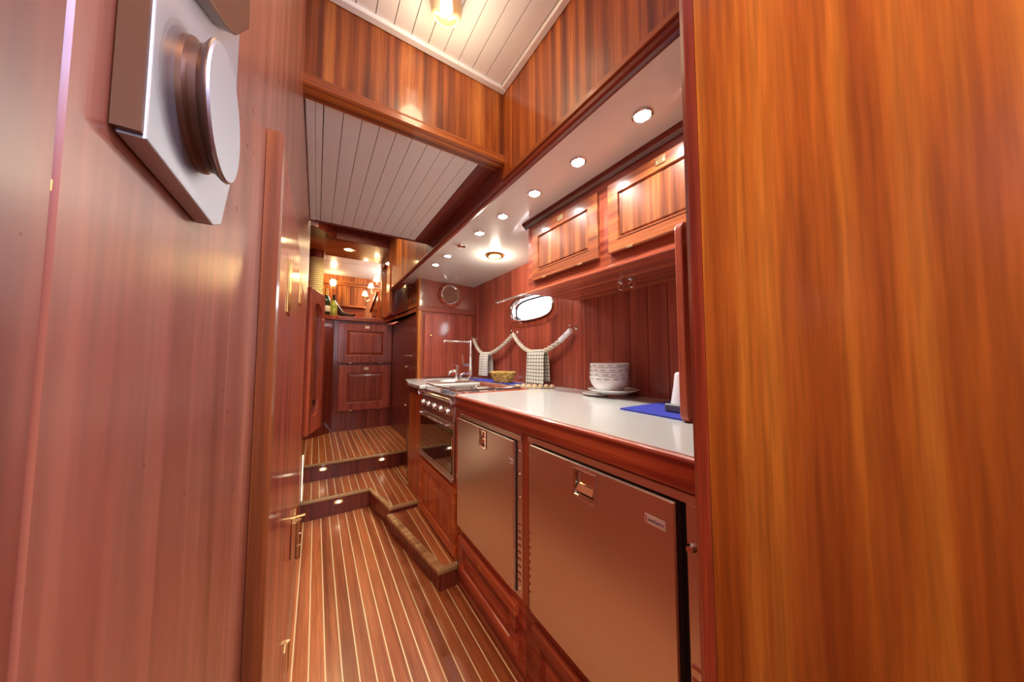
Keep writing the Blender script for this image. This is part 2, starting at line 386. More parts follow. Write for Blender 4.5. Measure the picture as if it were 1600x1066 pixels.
# upper cupboard side panel above the soffit beam
up = struct('wall_upper_right', bx(.664, .76, 2.203, 3.50, 1.877, 2.45).box(.684, .76, 3.5, 4.10, 1.877, 2.45), 'amber')
obj('stile', bx(.652, .684, 3.501, 3.56, 1.602, 2.45, bev=.004), 'amber', up)
nb = struct('wall_niche', bx(.686, .74, 3.62, 4.118, 1.602, 1.876), 'wood')
obj('niche_frame', bx(.655, .70, 3.98, 4.10, 1.62, 2.33, bev=.004), 'amber', nb)
obj('niche_top', bx(.655, .70, 3.56, 3.98, 2.22, 2.33, bev=.004), 'amber_y', nb)
struct('wall_upper_hull', bx(.86, .90, 2.92, 4.2, 1.60, 2.45), 'wall')

struct('floor_light_block', bx(-1.7, 2.3, -1.4, 6.7, -.16, -.10), 'dark')  # unseen slab added to keep sky light from leaking in below
struct('wall_light_block', bx(-1.6, 2.2, 4.46, 4.50, -.10, .50), 'dark')  # unseen panel added against light leaking under the saloon floor
# ---- saloon beyond the bar
struct('floor_saloon', bx(-1.6, 2.2, 4.12, 6.6, .45, .50), 'plank')
struct('ceiling_saloon', bx(-1.6, 2.2, 4.12, 5.33, 2.60, 2.66).box(-1.6, 2.2, 5.345, 6.3, 2.60, 2.66).box(-1.6, 2.2, 5.32, 5.35, 2.62, 2.66), 'white')
ws = struct('wall_saloon', bx(-1.6, 2.2, 6.22, 6.30, .5, 2.66), 'amber')
obj('cornice', bx(-1.6, 2.2, 6.18, 6.22, 2.42, 2.50, bev=.01), 'amber_x', ws)
for a in (-.45, -.05, .35, .75): obj('panel_stile', bx(a, a+.07, 6.195, 6.22, .5, 2.42, bev=.005), 'amber', ws)
struct('wall_saloon_left', bx(-1.66, -1.6, 4.12, 6.3, .5, 2.66), 'amber')
struct('wall_saloon_right', bx(2.2, 2.26, 4.12, 6.3, .5, 2.66), 'amber')
struct('wall_saloon_near', bx(-1.6, -.20, 4.12, 4.16, .5, 2.66).box(.76, 2.2, 4.12, 4.16, .5, 2.66).box(-.2, .76, 4.12, 4.16, 2.33, 2.66), 'wood')

# ================================================================ STEPS
def noseedge(b, x0, x1, y0, y1, z): b.box(x0, x1, y0, y1, z-.02, z, bev=.005); return b
def oval_light(parent, x, y, z):
    b = B(); ring = lambda a, h, yy: [(x + a*math.copysign(abs(math.cos(t))**.6, math.cos(t)), yy, z + h*math.copysign(abs(math.sin(t))**.6, math.sin(t))) for t in [2*PI*i/20 for i in range(20)]]
    b.loops([ring(.030, .017, y), ring(.029, .016, y-.004), ring(.022, .010, y-.005), ring(.020, .008, y-.003)], close_last=True)
    o = obj('courtesy_light', b, 'pale_brass', parent)
    obj('lens', B().loops([ring(.012, .006, y-.003), ring(.011, .005, y-.006)], close_last=True), 'lensy2', o)
# upper step
s2 = thing('step', (.35, 3.4, 0), 'upper step, widest teak-striped tread below the back cupboards', 'step')
obj('bed', bx(-.12, .80, 2.935, 4.052, .0, .2705), 'holly', s2)
obj('riser', bx(-.12, .80, 2.92, 2.935, .137, .255), 'dark', s2)
obj('nosing', bx(-.12, .80, 2.905, 2.928, .252, .272, bev=.005), 'nose', s2)
planks(s2, [-.107, -.056]+[-.006+.0515*k for k in range(16)], lambda a, b_: [(a, 2.929), (b_, 2.929), (b_, 4.05), (a, 4.05)], .266, .272)
obj('end_strip', bx(.768, .80, 2.929, 4.05, .266, .272), 'plank', s2)
oval_light(s2, .073, 2.92, .222); oval_light(s2, .516, 2.92, .222)
# middle step with its forward wing
s1 = thing('step', (.3, 2.6, 0), 'middle L-shaped step with teak-striped tread and one oval light', 'step')
obj('bed', B().prism([(-.12, 2.565), (.372, 2.565), (.447, 2.17), (.62, 2.17), (.62, 2.40), (.715, 2.85), (.73, 2.92), (-.12, 2.92)], 'z', 0, .1355), 'holly', s1)
obj('riser', B().prism([(-.12, 2.55), (.367, 2.55), (.372, 2.566), (-.12, 2.566)], 'z', 0, .12), 'dark', s1)
obj('riser', B().prism([(.365, 2.55), (.440, 2.157), (.449, 2.17), (.376, 2.568)], 'z', 0, .12), 'dark', s1)
obj('riser', bx(.440, .62, 2.157, 2.17, 0, .12), 'dark', s1)
obj('nosing', B().prism([(-.12, 2.540), (.358, 2.540), (.377, 2.563), (-.12, 2.563)], 'z', .117, .137, bev=.004), 'nose', s1)
obj('nosing', B().prism([(.358, 2.540), (.431, 2.147), (.456, 2.171), (.378, 2.563)], 'z', .117, .137, bev=.004), 'nose', s1)
obj('nosing', B().prism([(.431, 2.147), (.628, 2.147), (.628, 2.170), (.457, 2.170)], 'z', .117, .137, bev=.004), 'nose', s1)
def front1(x): return 2.563 if x <= .377 else (2.563 + (x-.377)*(2.171-2.563)/(.456-.377) if x < .456 else 2.171)
def y1(a, b_):
    pts = [(a, front1(a))] + [(q, front1(q)) for q in (.377, .456) if a < q < b_] + [(b_, front1(b_))]
    return pts + [(b_, 2.92 if b_ < .62 else 2.92), (a, 2.92)]
planks(s1, [-.101, -.051]+[-.001+.0505*k for k in range(13)]+[.628], y1, .131, .137)
obj('plank', B().prism([(.632, 2.47), (.68, 2.70), (.68, 2.915), (.632, 2.915)], 'z', .131, .137), 'plank', s1)
obj('plank', B().prism([(.685, 2.73), (.700, 2.80), (.715, 2.86), (.728, 2.915), (.685, 2.915)], 'z', .131, .137), 'plank', s1)
oval_light(s1, .166, 2.55, .088)
# low platform
s0 = thing('step', (.52, 1.8, 0), 'low narrow tapering platform beside the orange cupboard below the cooker', 'step')
obj('bed', B().prism([(.432, 2.145), (.535, 1.465), (.618, 1.465), (.618, 2.145)], 'z', 0, .0985), 'holly', s0)
obj('riser', B().prism([(.424, 2.146), (.527, 1.457), (.536, 1.468), (.433, 2.146)], 'z', 0, .082), 'dark', s0)
obj('riser', bx(.530, .618, 1.456, 1.466, 0, .082), 'dark', s0)
obj('nosing', B().prism([(.415, 2.146), (.519, 1.448), (.552, 1.478), (.448, 2.146)], 'z', .080, .100, bev=.004), 'nose', s0)
obj('nosing', B().prism([(.519, 1.448), (.618, 1.448), (.618, 1.478), (.552, 1.478)], 'z', .080, .100, bev=.004), 'nose', s0)
def lf(yy): return .448 + (2.146-yy)*(.552-.448)/(2.146-1.478)
yb = lambda x: 2.146 - (x-.448)/(.552-.448)*(2.146-1.478)
obj('plank', B().prism([(.452, 2.120), (.540, 1.556), (.540, 2.145), (.452, 2.145)], 'z', .094, .100), 'plank', s0)
obj('plank', B().prism([(.545, 1.524), (.5515, 1.479), (.588, 1.479), (.588, 2.145), (.545, 2.145)], 'z', .094, .100), 'plank', s0)
obj('plank', bx(.593, .618, 1.479, 2.145, .094, .100), 'plank', s0)

# ================================================================ CABINETRY
FX = .62
def fn_x(X, y0, z0): return lambda u, v, d: (X-d, y0+u, z0+v)     # faces -X
def fn_y(Y, x0, z0): return lambda u, v, d: (x0+u, Y-d, z0+v)     # faces -Y
def panel_door(parent, fn, w_, h_, rail=.055, m_frame='wood', m_panel='wood', t=.016, name='door', flat=False):
    if flat:
        d = obj(name, B().nest(fn, w_, h_, [(0, 0), (0, t-.003), (.003, t), (rail-.006, t), (rail-.004, t+.002), (rail, t+.002), (rail+.003, t-.006)], capend=False), m_frame, parent)
        obj('panel', B().nest(fn, w_, h_, [(rail+.0025, t-.0055), (rail+.007, t-.006), (rail+.011, t-.002)]), m_panel, d)
        return d
    d = obj(name, B().nest(fn, w_, h_, [(0, 0), (0, t-.003), (.003, t), (rail, t), (rail+.005, t-.004), (rail+.007, t-.010)], capend=False), m_frame, parent)
    obj('panel', B().nest(fn, w_, h_, [(rail+.0065, t-.010), (rail+.011, t-.0105), (rail+.020, t-.0085), (rail+.040, t-.003)]), m_panel, d)
    return d
def latch(parent, fn, u, v, t=.016, m='pale_brass', s=1):
    a, c = .016*s, .011*s
    f = lambda uu, vv, d: fn(u-a+uu, v-c+vv, t+d)
    o = obj('latch', B().nest(f, 2*a, 2*c, [(0, 0), (0, .002), (.001, .003), (.005*s, .003), (.006*s, .0005), (.0075*s, .0005), (.008*s, .004)]), m, parent)
    return o
def hinge(parent, fn, u, v, t=.016):
    f = lambda uu, vv, d: fn(u-.013+uu, v-.003+vv, t-.004+d)
    return obj('hinge', B().nest(f, .026, .006, [(0, 0), (0, .007), (.001, .008)]), 'pale_brass', parent)

# --- upper cabinet
uc = thing('wall_cabinet', (1.18, .95, 1.47), 'long mahogany wall cabinet with lift-up doors under the white soffit', 'cabinet')
obj('carcass', bx(.97, 1.355, .25, 1.339, 1.474, 1.848, bev=.002), 'wood_y', uc)
obj('bottom_board', bx(.962, 1.359, .245, 1.346, 1.463, 1.475, bev=.002), 'wood_y', uc)
obj('crown_moulding', B().prism([(.972, 1.830), (.966, 1.832), (.952, 1.842), (.944, 1.852), (.944, 1.857), (1.36, 1.847), (1.36, 1.83)], 'y', .23, 1.365), 'dark_y', uc)
for k, (ya, yb_) in enumerate(((.837, 1.285), (.335, .784))):
    fn = fn_x(.97, ya, 1.520); d = panel_door(uc, fn, yb_-ya, .277, rail=.050, m_frame='frame_y', m_panel='cab_panel', flat=True)
    latch(d, fn, (yb_-ya)/2, .255, s=1.15)
    for u in (.10, yb_-ya-.10): hinge(d, fn, u, 0)
# rings under it
for k, (x, yy, lb) in enumerate(((1.18, .90, 'open ring hook farther from the camera under the wall cabinet'), (1.17, .835, 'curled hook nearer the camera under the wall cabinet'))):
    t = thing('ring_hook', (x, yy, 1.44), lb, 'hook', 'hooks under the wall cabinet')
    obj('plate', B().lathe([(0, 0), (.016, 0), (.017, -.002), (.013, -.005), (.006, -.007), (0, -.007)], (x, yy, 1.463), seg=16), 'chrome', t, smooth=True)
    n_ = 22 if k == 0 else 17
    pts = [(x, yy+.012*math.sin(2*PI*i/22), 1.441 + .014*math.cos(2*PI*i/22)) for i in range(n_)]
    obj('ring', B().tube(pts, .0022, 6, closed=(k == 0)), 'chrome', t, smooth=True)
# divider board between worktop and cabinet
def rc(cx, cy, r, a0, a1, n=5): return [(cx+r*math.cos(a0+(a1-a0)*i/n), cy+r*math.sin(a0+(a1-a0)*i/n)) for i in range(n+1)]
pl = rc(.905+.025, .9225+.025, .025, PI, 1.5*PI)+[(1.359, .9225), (1.359, 1.462), (.950, 1.462), (.950, 1.525)] + rc(.905+.025, 1.525-.025, .025, PI/2, PI)
tag(obj('divider_board', B().prism(pl, 'y', .472, .495, bev=.004), 'wood', smooth=False), 'upright mahogany divider board with rounded corners at the near end of the worktop', 'divider')

# --- worktop: solid surface with cooker gap and sink bowl
wt = thing('worktop', (1.0, 1.0, .85), 'long white worktop with mahogany fascia running under the porthole', 'worktop')
b = B(); b.box(.622, 1.36, -.03, 1.50, .880, .922, bev=.003); b.box(1.075, 1.36, 1.50, 2.15, .880, .922)
SX, SY, SA, SB = .985, 2.52, .225, .20
rect = []
def rect_ring(z):
    out = []
    P4 = [(.632, 2.15), (1.36, 2.15), (1.36, 2.85), (.70, 2.85), (.632, 2.44)]
    for i in range(40):
        t = 2*PI*i/40 - 2.4; dx, dy = math.cos(t), math.sin(t); best = 9
        for j in range(5):
            (ax, ay), (bx_, by_) = P4[j], P4[(j+1) % 5]; ex, ey = bx_-ax, by_-ay; den = dx*ey-dy*ex
            if abs(den) < 1e-9: continue
            s_ = ((ax-SX)*ey-(ay-SY)*ex)/den; q = ((ax-SX)*dy-(ay-SY)*dx)/den
            if s_ > 0 and -1e-6 <= q <= 1+1e-6: best = min(best, s_)
        out.append((SX+dx*best, SY+dy*best, z))
    return out
def ell(a, c, z): return [(SX+a*math.cos(2*PI*i/40-2.4), SY+c*math.sin(2*PI*i/40-2.4), z) for i in range(40)]
b.loops([rect_ring(.880), rect_ring(.922), ell(SA+.008, SB+.008, .922), ell(SA, SB, .916), ell(SA, SB, .880)])
obj('slab', b, 'counter', wt)
obj('fascia', bx(.606, .628, -.03, 1.50, .852, .918, bev=.007, seg=2), 'wood_y', wt)
obj('fascia', B().prism([(.612, 2.125), (.632, 2.125), (.632, 2.42), (.715, 2.845), (.695, 2.845), (.612, 2.425)], 'z', .852, .916, bev=.005), 'dark_y', wt)
obj('front_lip', B().prism([(.604, 2.12), (.64, 2.12), (.64, 2.42), (.715, 2.85), (.687, 2.85), (.604, 2.425)], 'z', .897, .9235, bev=.006), 'counter', wt)
obj('side_lip', bx(.604, 1.072, 2.116, 2.15, .897, .9235, bev=.006), 'counter', wt)
obj('cooker_gap_trim', bx(.622, 1.078, 1.492, 1.508, .900, .926, bev=.003), 'wood_x', wt)
obj('cooker_gap_trim', bx(1.065, 1.082, 1.508, 2.14, .900, .926, bev=.003), 'wood_y', wt)
obj('sink_bowl', B().loops([ell(SA+.004, SB+.004, .916), ell(SA-.006, SB-.006, .905), ell(SA-.02, SB-.02, .82), ell(SA-.06, SB-.06, .79), ell(.02, .02, .785)], close_last=True), 'steel', wt, smooth=True)

# --- sink cabinet
sc = thing('sink_cabinet', (.8, 2.4, .137), 'orange mahogany cabinet at the far end, under the sink', 'cabinet')
obj('body', B().prism([(.64, 2.118), (1.3, 2.118), (1.3, 2.84), (.735, 2.84), (.64, 2.43)], 'z', .1375, .78), 'wood', sc)
obj('front_board', B().prism([(FX, 2.118), (.64, 2.118), (.64, 2.42), (FX, 2.42)], 'z', .1375, .852), 'orange', sc)
obj('corner_post', B().prism([(FX-.004, 2.385), (FX+.02, 2.385), (FX+.02, 2.43), (FX+.004, 2.43), (FX-.004, 2.42)], 'z', .1375, .852, bev=.002), 'amber', sc)
obj('angled_board', B().prism([(FX+.003, 2.431), (.64, 2.431), (.735, 2.845), (.70, 2.845)], 'z', .1375, .852), 'dark', sc)
obj('latch', B().lathe([(0, 0), (.010, 0), (.010, -.004), (.006, -.008), (0, -.008)], (FX, 2.17, .495), 'x', 14), 'brass', sc, smooth=True)

# --- cooker
ck = thing('cooker', (.85, 1.8, .46), 'built-in stainless cooker with dark glass oven door', 'cooker')
obj('body', bx(.632, 1.06, 1.512, 2.108, .466, .868), 'steel', ck)
obj('control_panel', B().prism([(.606, .775), (.632, .775), (.632, .868), (.622, .868)], 'y', 1.505, 2.108, bev=.002), 'steel', ck)
for k in range(5):
    yy = 1.58 + k*.112
    kn = obj('knob', B().lathe([(0, -.022), (.013, -.022), (.015, -.019), (.016, -.004), (.021, 0)], (.612, yy, .822), 'x', 16), 'chrome', ck, smooth=True)
    obj('pointer', bx(.587, .590, yy-.002, yy+.002, .815, .836), 'plastic', kn)
obj('guard_rail', B().tube([(.60, 1.515, .868), (.594, 1.515, .893), (.594, 2.10, .893), (.60, 2.10, .868)], .005), 'chrome', ck, smooth=True)
od = obj('door', bx(.610, .630, 1.508, 2.103, .468, .770, bev=.002), 'steel', ck)
obj('glass', bx(.6065, .611, 1.522, 2.092, .505, .735, bev=.001), 'ovenglass', od)
obj('bottom_rail', bx(.604, .612, 1.506, 2.105, .468, .492, bev=.003), 'steel', od)
obj('handle', B().tube([(.61, 1.56, .752), (.588, 1.56, .752), (.588, 2.05, .752), (.61, 2.05, .752)], .006), 'chrome', od, smooth=True)
obj('handle_post', bx(.604, .612, 1.512, 1.524, .60, .70, bev=.002), 'chrome', od)
obj('hob_tray', B().nest(lambda u, v, d: (.634+u, 1.515+v, .868+d), .42, .59, [(0, 0), (0, .034), (.010, .034), (.018, .006)]), 'steel', ck)
for (x, yy, r) in ((.745, 1.66, .036), (.745, 1.95, .046), (.94, 1.66, .046), (.94, 1.95, .036)):
    bo = obj('burner', B().lathe([(0, .026), (r*.7, .026), (r*.75, .020), (r, .018), (r, .010), (r*1.15, .006), (r*1.15, 0)], (x, yy, .874), seg=20), 'plastic', ck, smooth=True)
    bb = B()
    for a in range(4):
        c_, s_ = math.cos(a*PI/2+PI/4), math.sin(a*PI/2+PI/4)
        bb.tube([(x+c_*.02, yy+s_*.02, .912), (x+c_*.10, yy+s_*.10, .912), (x+c_*.105, yy+s_*.105, .878)], .0035, 6)
    obj('pan_support', bb, 'chrome', ck, smooth=True)
for yy in (1.535, 2.085): obj('pan_rail', B().tube([(.642, yy, .90), (.642, yy, .935), (1.05, yy, .935), (1.05, yy, .90)], .0045), 'chrome', ck, smooth=True)
for x in (.642, 1.05): obj('pan_rail', B().tube([(x, 1.535, .935), (x, 2.085, .935)], .0045), 'chrome', ck, smooth=True)

# --- cupboard below the cooker
cc = thing('base_cabinet', (.7, 1.8, 0), 'orange mahogany cupboard below the cooker with one wide raised-panel door', 'cabinet')
obj('body', bx(.637, 1.06, 1.46, 2.116, .101, .462), 'wood', cc)
obj('face_frame', bx(FX, .636, 1.452, 1.500, .101, .852, bev=.001).box(FX, .636, 2.095, 2.116, .101, .852).box(FX, .636, 1.5, 2.095, .101, .120).box(FX, .636, 1.5, 2.095, .445, .466), 'orange', cc)
panel_door(cc, fn_x(FX+.002, 1.478, .112), .62, .338, rail=.045, m_frame='orange_y', m_panel='orange')

# --- refrigerators
def louvres(parent, y0_, y1_, z0_, z1_, X, n_):
    b = B()
    for i in range(n_):
        z = z0_ + (z1_-z0_)*(i+.5)/n_
        b.prism([(X, z-.004), (X-.0035, z-.003), (X-.001, z+.004), (X, z+.004)], 'y', y0_+.005, y1_-.005)
    return obj('louvre_strip', b, 'chrome', parent)
def text_mesh(name, body, size, m, parent, loc, depth=.0004):
    cu = bpy.data.curves.new(name, 'FONT'); cu.body = body; cu.size = size; cu.align_x = 'CENTER'; cu.align_y = 'CENTER'; cu.extrude = depth; cu.resolution_u = 2
    o = bpy.data.objects.new(name, cu); COL.objects.link(o); bpy.context.view_layer.update()
    me = bpy.data.meshes.new_from_object(o.evaluated_get(bpy.context.evaluated_depsgraph_get())); bpy.data.objects.remove(o, do_unlink=True)
    # text reads from far (left in view, larger y) to near: text +x -> world -y, text +y -> world z, normal -> -x
    for v in me.vertices: v.co = Vector((-v.co.z, -v.co.x, v.co.y)) + Vector(loc) - root_base(parent)
    me.materials.append(M[m]); o = bpy.data.objects.new(name, me); COL.objects.link(o); o.parent = parent; return o
def fridge(label, y0_, y1_, strips, hy, ztop, badge, bw):
    f = thing('refrigerator', ((.9), (y0_+y1_)/2, .28), label, 'refrigerator')
    sy0 = min([y0_]+[s_[0] for s_ in strips]); sy1 = max([y1_]+[s_[1] for s_ in strips])
    obj('housing', bx(.634, 1.15, sy0, sy1, .283, ztop+.02), 'black', f)
    obj('top_frame', bx(FX-.004, .634, sy0, sy1, ztop+.003, ztop+.024, bev=.002), 'steel', f)
    obj('bottom_frame', bx(FX, .634, sy0, sy1, .281, .290, bev=.001), 'steel', f)
    for (a, c) in strips:
        st = obj('side_frame', bx(FX, .634, a, c, .290, ztop+.003, bev=.002), 'steel', f)
        louvres(st, a, c, .33, .54, FX, 9)
        for z in (.31, .62, .70, .78): obj('screw', B().lathe([(0, -.0025), (.0035, -.002), (.0045, 0)], (FX, (a+c)/2, z), 'x', 10), 'chrome', st, smooth=True)
    # door with a rectangular hole for the recessed handle
    a, c, z0_, z1_ = hy[0], hy[1], hy[2], hy[3]
    b = B(); t = bmesh.new()
    def ring(X, i=0): return [t.verts.new(q) for q in ((X, y0_+i, .292+i), (X, y1_-i, .292+i), (X, y1_-i, ztop-i), (X, y0_+i, ztop-i))]
    def hole(X): return [t.verts.new(q) for q in ((X, a, z0_), (X, c, z0_), (X, c, z1_), (X, a, z1_))]
    R = [ring(.632), ring(FX-.010), ring(FX-.013, .003), hole(FX-.013), hole(FX+.004)]
    for A, C in zip(R, R[1:]):
        for k in range(4): t.faces.new((A[k], A[(k+1) % 4], C[(k+1) % 4], C[k]))
    t.faces.new(R[-1]); bmesh.ops.recalc_face_normals(t, faces=t.faces[:]); b.merge(t)
    d = obj('door', b, 'steel', f)
    h = obj('handle', B().nest(fn_x(FX-.013, a-.006, z0_-.006), c-a+.012, z1_-z0_+.012, [(0, 0), (0, .003), (.002, .004), (.006, .004), (.008, 0), (.010, -.010)], capend=True), 'chrome', d)
    obj('grip', B().prism([(FX-.016, z0_+.012), (FX-.006, z0_+.006), (FX-.004, z0_+.026), (FX-.008, z0_+.028)], 'y', a+.006, c-.006), 'pale_brass', h)
    if badge:
        by, bz = badge
        pl_ = obj('badge', bx(FX-.0145, FX-.013, by-bw/2, by+bw/2, bz-.0095, bz+.0095, bev=.0005), 'whitepl', d)
        obj('badge_end', bx(FX-.0149, FX-.0144, by+bw/2-.0045, by+bw/2-.0025, bz-.008, bz+.008), 'red', pl_)
        text_mesh('lettering', 'isotherm', bw*.215, 'navy', pl_, (FX-.0147, by-.002, bz))
    return f
fridge('narrower stainless refrigerator next to the cooker', .936, 1.448, [(.898, .929)], (1.148, 1.200, .735, .800), .812, (.951, .738), .030)
f2 = fridge('large stainless refrigerator nearest the right wall', .348, .834, [(.837, .860), (.235, .334)], (.555, .625, .742, .806), .823, (.390, .768), .046)
obj('door_lock', B().lathe([(0, -.012), (.007, -.011), (.009, -.006), (.010, 0)], (FX, .322, .745), 'x', 16), 'chrome', f2, smooth=True)

# --- cupboards below the refrigerators
def low_cab(label, y0_, y1_, dy0, dy1, latch_u=None):
    c = thing('base_cabinet', (.75, (y0_+y1_)/2, 0), label, 'cabinet')
    obj('body', bx(.637, 1.15, y0_, y1_, .0, .279), 'dark', c)
    obj('face_frame', bx(FX+.003, .637, y0_, y1_, 0, .279, bev=.001), 'wood_y', c)
    fn = fn_x(FX+.003, dy0, .075); d = panel_door(c, fn, dy1-dy0, .178, rail=.036, m_frame='wood_y', m_panel='wood_y')
    latch(d, fn, latch_u if latch_u else (dy1-dy0)/2, .155, s=.8, m='brass')
    return c
low_cab('low mahogany drawer cabinet under the narrower refrigerator', .880, 1.450, .925, 1.425, .269)
low_cab('low mahogany drawer cabinet under the large refrigerator', .20, .878, .33, .83)
pst = obj('frame_post', bx(FX-.002, .637, .862, .896, .281, .850, bev=.002), 'wood'); tag(pst, 'slim upright mahogany post between the two refrigerators', 'post')
rl = obj('frame_rail', bx(FX-.001, .640, .20, .861, .848, .8515).box(FX-.001, .640, .897, 1.45, .837, .8515), 'wood_y'); tag(rl, 'thin mahogany rail below the worktop fascia above the refrigerators', 'rail')

# --- back cabinet with two lift doors and bar top
bc = thing('back_cabinet', (.35, 4.2, .272), 'dark mahogany cabinet facing the stairs with two stacked doors', 'cabinet')
obj('body', bx(-.118, .798, 4.053, 4.118, .272, 1.55), 'dark', bc)
obj('left_column', B().prism([(-.118, 3.80), (-.02, 3.86), (.10, 3.98), (.165, 4.05), (-.118, 4.05)], 'z', .2725, 1.55, bev=.003), 'dark', bc)
for (x0, x1, z0_, z1_) in ((.208, .795, 1.056, 1.520), (.222, .788, .500, 1.022)):
    fn = fn_y(4.053, x0, z0_); d = panel_door(bc, fn, x1-x0, z1_-z0_, rail=.085, m_frame='wall', m_panel='wall')
    latch(d, fn, .512-x0, z1_-z0_-.035, s=1.5)
    for u in (.13, x1-x0-.13): hinge(d, fn, u, 0)
obj('bar_top', B().prism([(-.118, 3.78), (-.02, 3.84), (.12, 3.98), (.20, 4.02), (.70, 4.02), (.775, 3.30), (.79, 2.835), (1.358, 2.835), (1.358, 2.849), (.798, 2.849), (.798, 4.118), (.75, 4.118), (.75, 4.50), (-.118, 4.50)], 'z', 1.552, 1.60, bev=.006), 'wood_x', bc)

# --- side cupboard small drawers above the bar top
sd = thing('drawer_box', (.83, 3.08, 1.602), 'little two-drawer box on the shelf beside the round port', 'drawers')
obj('case', bx(.806, .856, 2.925, 3.27, 1.602, 1.90), 'dark', sd)
for k, (z0_, z1_, mm) in enumerate(((1.608, 1.745, 'amber_y'), (1.752, 1.895, 'dark_y'))):
    d = obj('drawer', B().nest(fn_x(.806, 2.935, z0_), .31, z1_-z0_, [(0, 0), (0, .009), (.004, .012), (.02, .012), (.024, .009)]), mm, sd)
    obj('knob', B().lathe([(0, -.030), (.010, -.028), (.013, -.022), (.009, -.012), (.006, 0)], (.796, 3.09, (z0_+z1_)/2), 'x', 14), 'brass', d, smooth=True)

# --- round port mirror on the far bulkhead
rp = thing('round_port', (1.10, 2.85, 1.62), 'round port with polished ring on the far wall above the faucet', 'porthole')
obj('wood_ring', B().lathe([(.085, .0), (.085, -.018), (.112, -.022), (.122, -.014), (.124, 0)], (1.10, 2.849, 1.735), 'y', 40), 'wood_x', rp, smooth=True)
obj('metal_ring', B().lathe([(.078, -.004), (.079, -.020), (.088, -.028), (.096, -.026), (.099, -.018)], (1.10, 2.849, 1.735), 'y', 40), 'chrome', rp, smooth=True)
obj('glass', B().lathe([(0, -.006), (.08, -.006), (.08, -.002)], (1.10, 2.849, 1.735), 'y', 40), 'tint', rp)
# far cupboard door below the shelf, with two finger pulls
cd_ = thing('cupboard_door', (1.05, 2.85, 1.0), 'flat mahogany cupboard door behind the sink faucets with two small pulls', 'door')
obj('leaf', bx(.845, 1.34, 2.838, 2.849, .935, 1.535, bev=.002), 'wall', cd_)
for x in (.905, 1.275): obj('pull', B().lathe([(0, -.022), (.009, -.020), (.011, -.014), (.006, -.006), (.009, 0)], (x, 2.838, 1.325), 'y', 14), 'brass', cd_, smooth=True)
for z in (.62, 1.02):
    t = obj('cabinet_latch', B().lathe([(0, -.012), (.010, -.010), (.012, 0)], (.80, 3.30, z), 'x', 12), 'pale_brass'); tag(t, 'small brass button latch on the dark side panel, %s one' % ('lower' if z < .8 else 'upper'), 'latch')

# ================================================================ LEFT SIDE DETAILS
# rim lock
lk = thing('rim_lock', (-.06, .22, 1.186), 'satin nickel rim lock with big round knob on the left door', 'lock')
obj('case', B().prism([(.154, 1.186), (.236, 1.186), (.252, 1.192), (.268, 1.225), (.272, 1.26), (.272, 1.42), (.154, 1.42)], 'x', -.0595, -.052, bev=.0008), 'pewter', lk)
obj('side_plate', bx(-.0595, -.0525, .1515, .1535, 1.187, 1.42), 'brownmetal', lk)
kn = obj('knob', B().lathe([(.0285, .0), (.0285, .002), (.0270, .0035), (.0275, .006), (.0305, .0085), (.031, .0095), (.0295, .0103), (0, .0103)], (-.052, .2, 1.23), 'x', 48), 'brownmetal', lk, smooth=True)
obj('knob_face', B().lathe([(.0305, .0096), (.0298, .0108), (0, .0112)], (-.052, .2, 1.23), 'x', 48), 'pewter', kn, smooth=True)
lv = obj('lever', B().prism([(.180, 1.270), (.215, 1.289), (.230, 1.300), (.260, 1.333), (.258, 1.36), (.25, 1.42), (.17, 1.42)], 'x', -.052, -.045, bev=.001), 'brownmetal', lk)
# seam hardware on the wall left of the door
tag(obj('strike_plate', bx(-.0625, -.0606, .1306, .1324, 1.1545, 1.1575), 'brass'), 'tiny brass strike plate on the seam left of the lock', 'plate')

# half-height leaf folded against the left wall
hl = thing('folded_door', (-.05, .8, .02), 'half-height mahogany leaf folded flat against the left wall', 'door')
pl = [(.472, .01), (.99, .01), (.99, 1.20)] + [(.99-.05*(1-math.cos(t)), 1.20+.185*math.sin(t)) for t in [PI/2*i/6 for i in range(1, 7)]] + [(.472, 1.385)]
obj('leaf', B().prism(pl, 'x', -.0595, -.0435), 'wood', hl)
obj('edge_post', B().prism([(-.0595, .466), (-.048, .464), (-.0435, .467), (-.0415, .472), (-.0415, .485), (-.0595, .485)], 'z', .01, 1.394, bev=.0015), 'bronze_wood', hl)
for (y0_, z0_, z1_) in ((.615, 1.185, 1.275),): obj('pull_plate', bx(-.0436, -.0410, y0_, y0_+.05, z0_, z1_, bev=.001), 'brass', hl)
for z in (.36,):
    hg = obj('hinge', B().tube([(-.040, .99, z-.035), (-.040, .99, z+.035)], .006, 10), 'pale_brass', hl, smooth=True)
    obj('hinge_plate', bx(-.0436, -.0418, .955, .99, z-.035, z+.035), 'pale_brass', hg)
# second narrow leaf beyond it
h2 = thing('narrow_door', (-.05, 1.3, .02), 'narrow mahogany leaf with brass hinges beyond the folded leaf', 'door')
obj('leaf', bx(-.0595, -.050, 1.02, 1.85, .01, 1.38, bev=.002), 'wood', h2)
for z in (1.325,): obj('hinge', bx(-.051, -.046, 1.10, 1.17, z-.05, z+.05, bev=.001), 'brass', h2)
hg = obj('hinge', bx(-.0495, -.036, 1.19, 1.30, .485, .598, bev=.002), 'pale_brass', h2)
obj('knuckle', B().lathe([(0, 0), (.007, 0), (.007, .040), (.0055, .041), (.0055, .043), (.007, .044), (.007, .076), (.0055, .077), (.0055, .079), (.007, .080), (.007, .118), (0, .118)], (-.030, 1.205, .481), seg=16), 'pale_brass', hg, smooth=True)
obj('bolt', B().tube([(-.050, 1.205, .607), (-.014, 1.205, .610)], .0045, 8), 'brass', h2, smooth=True)
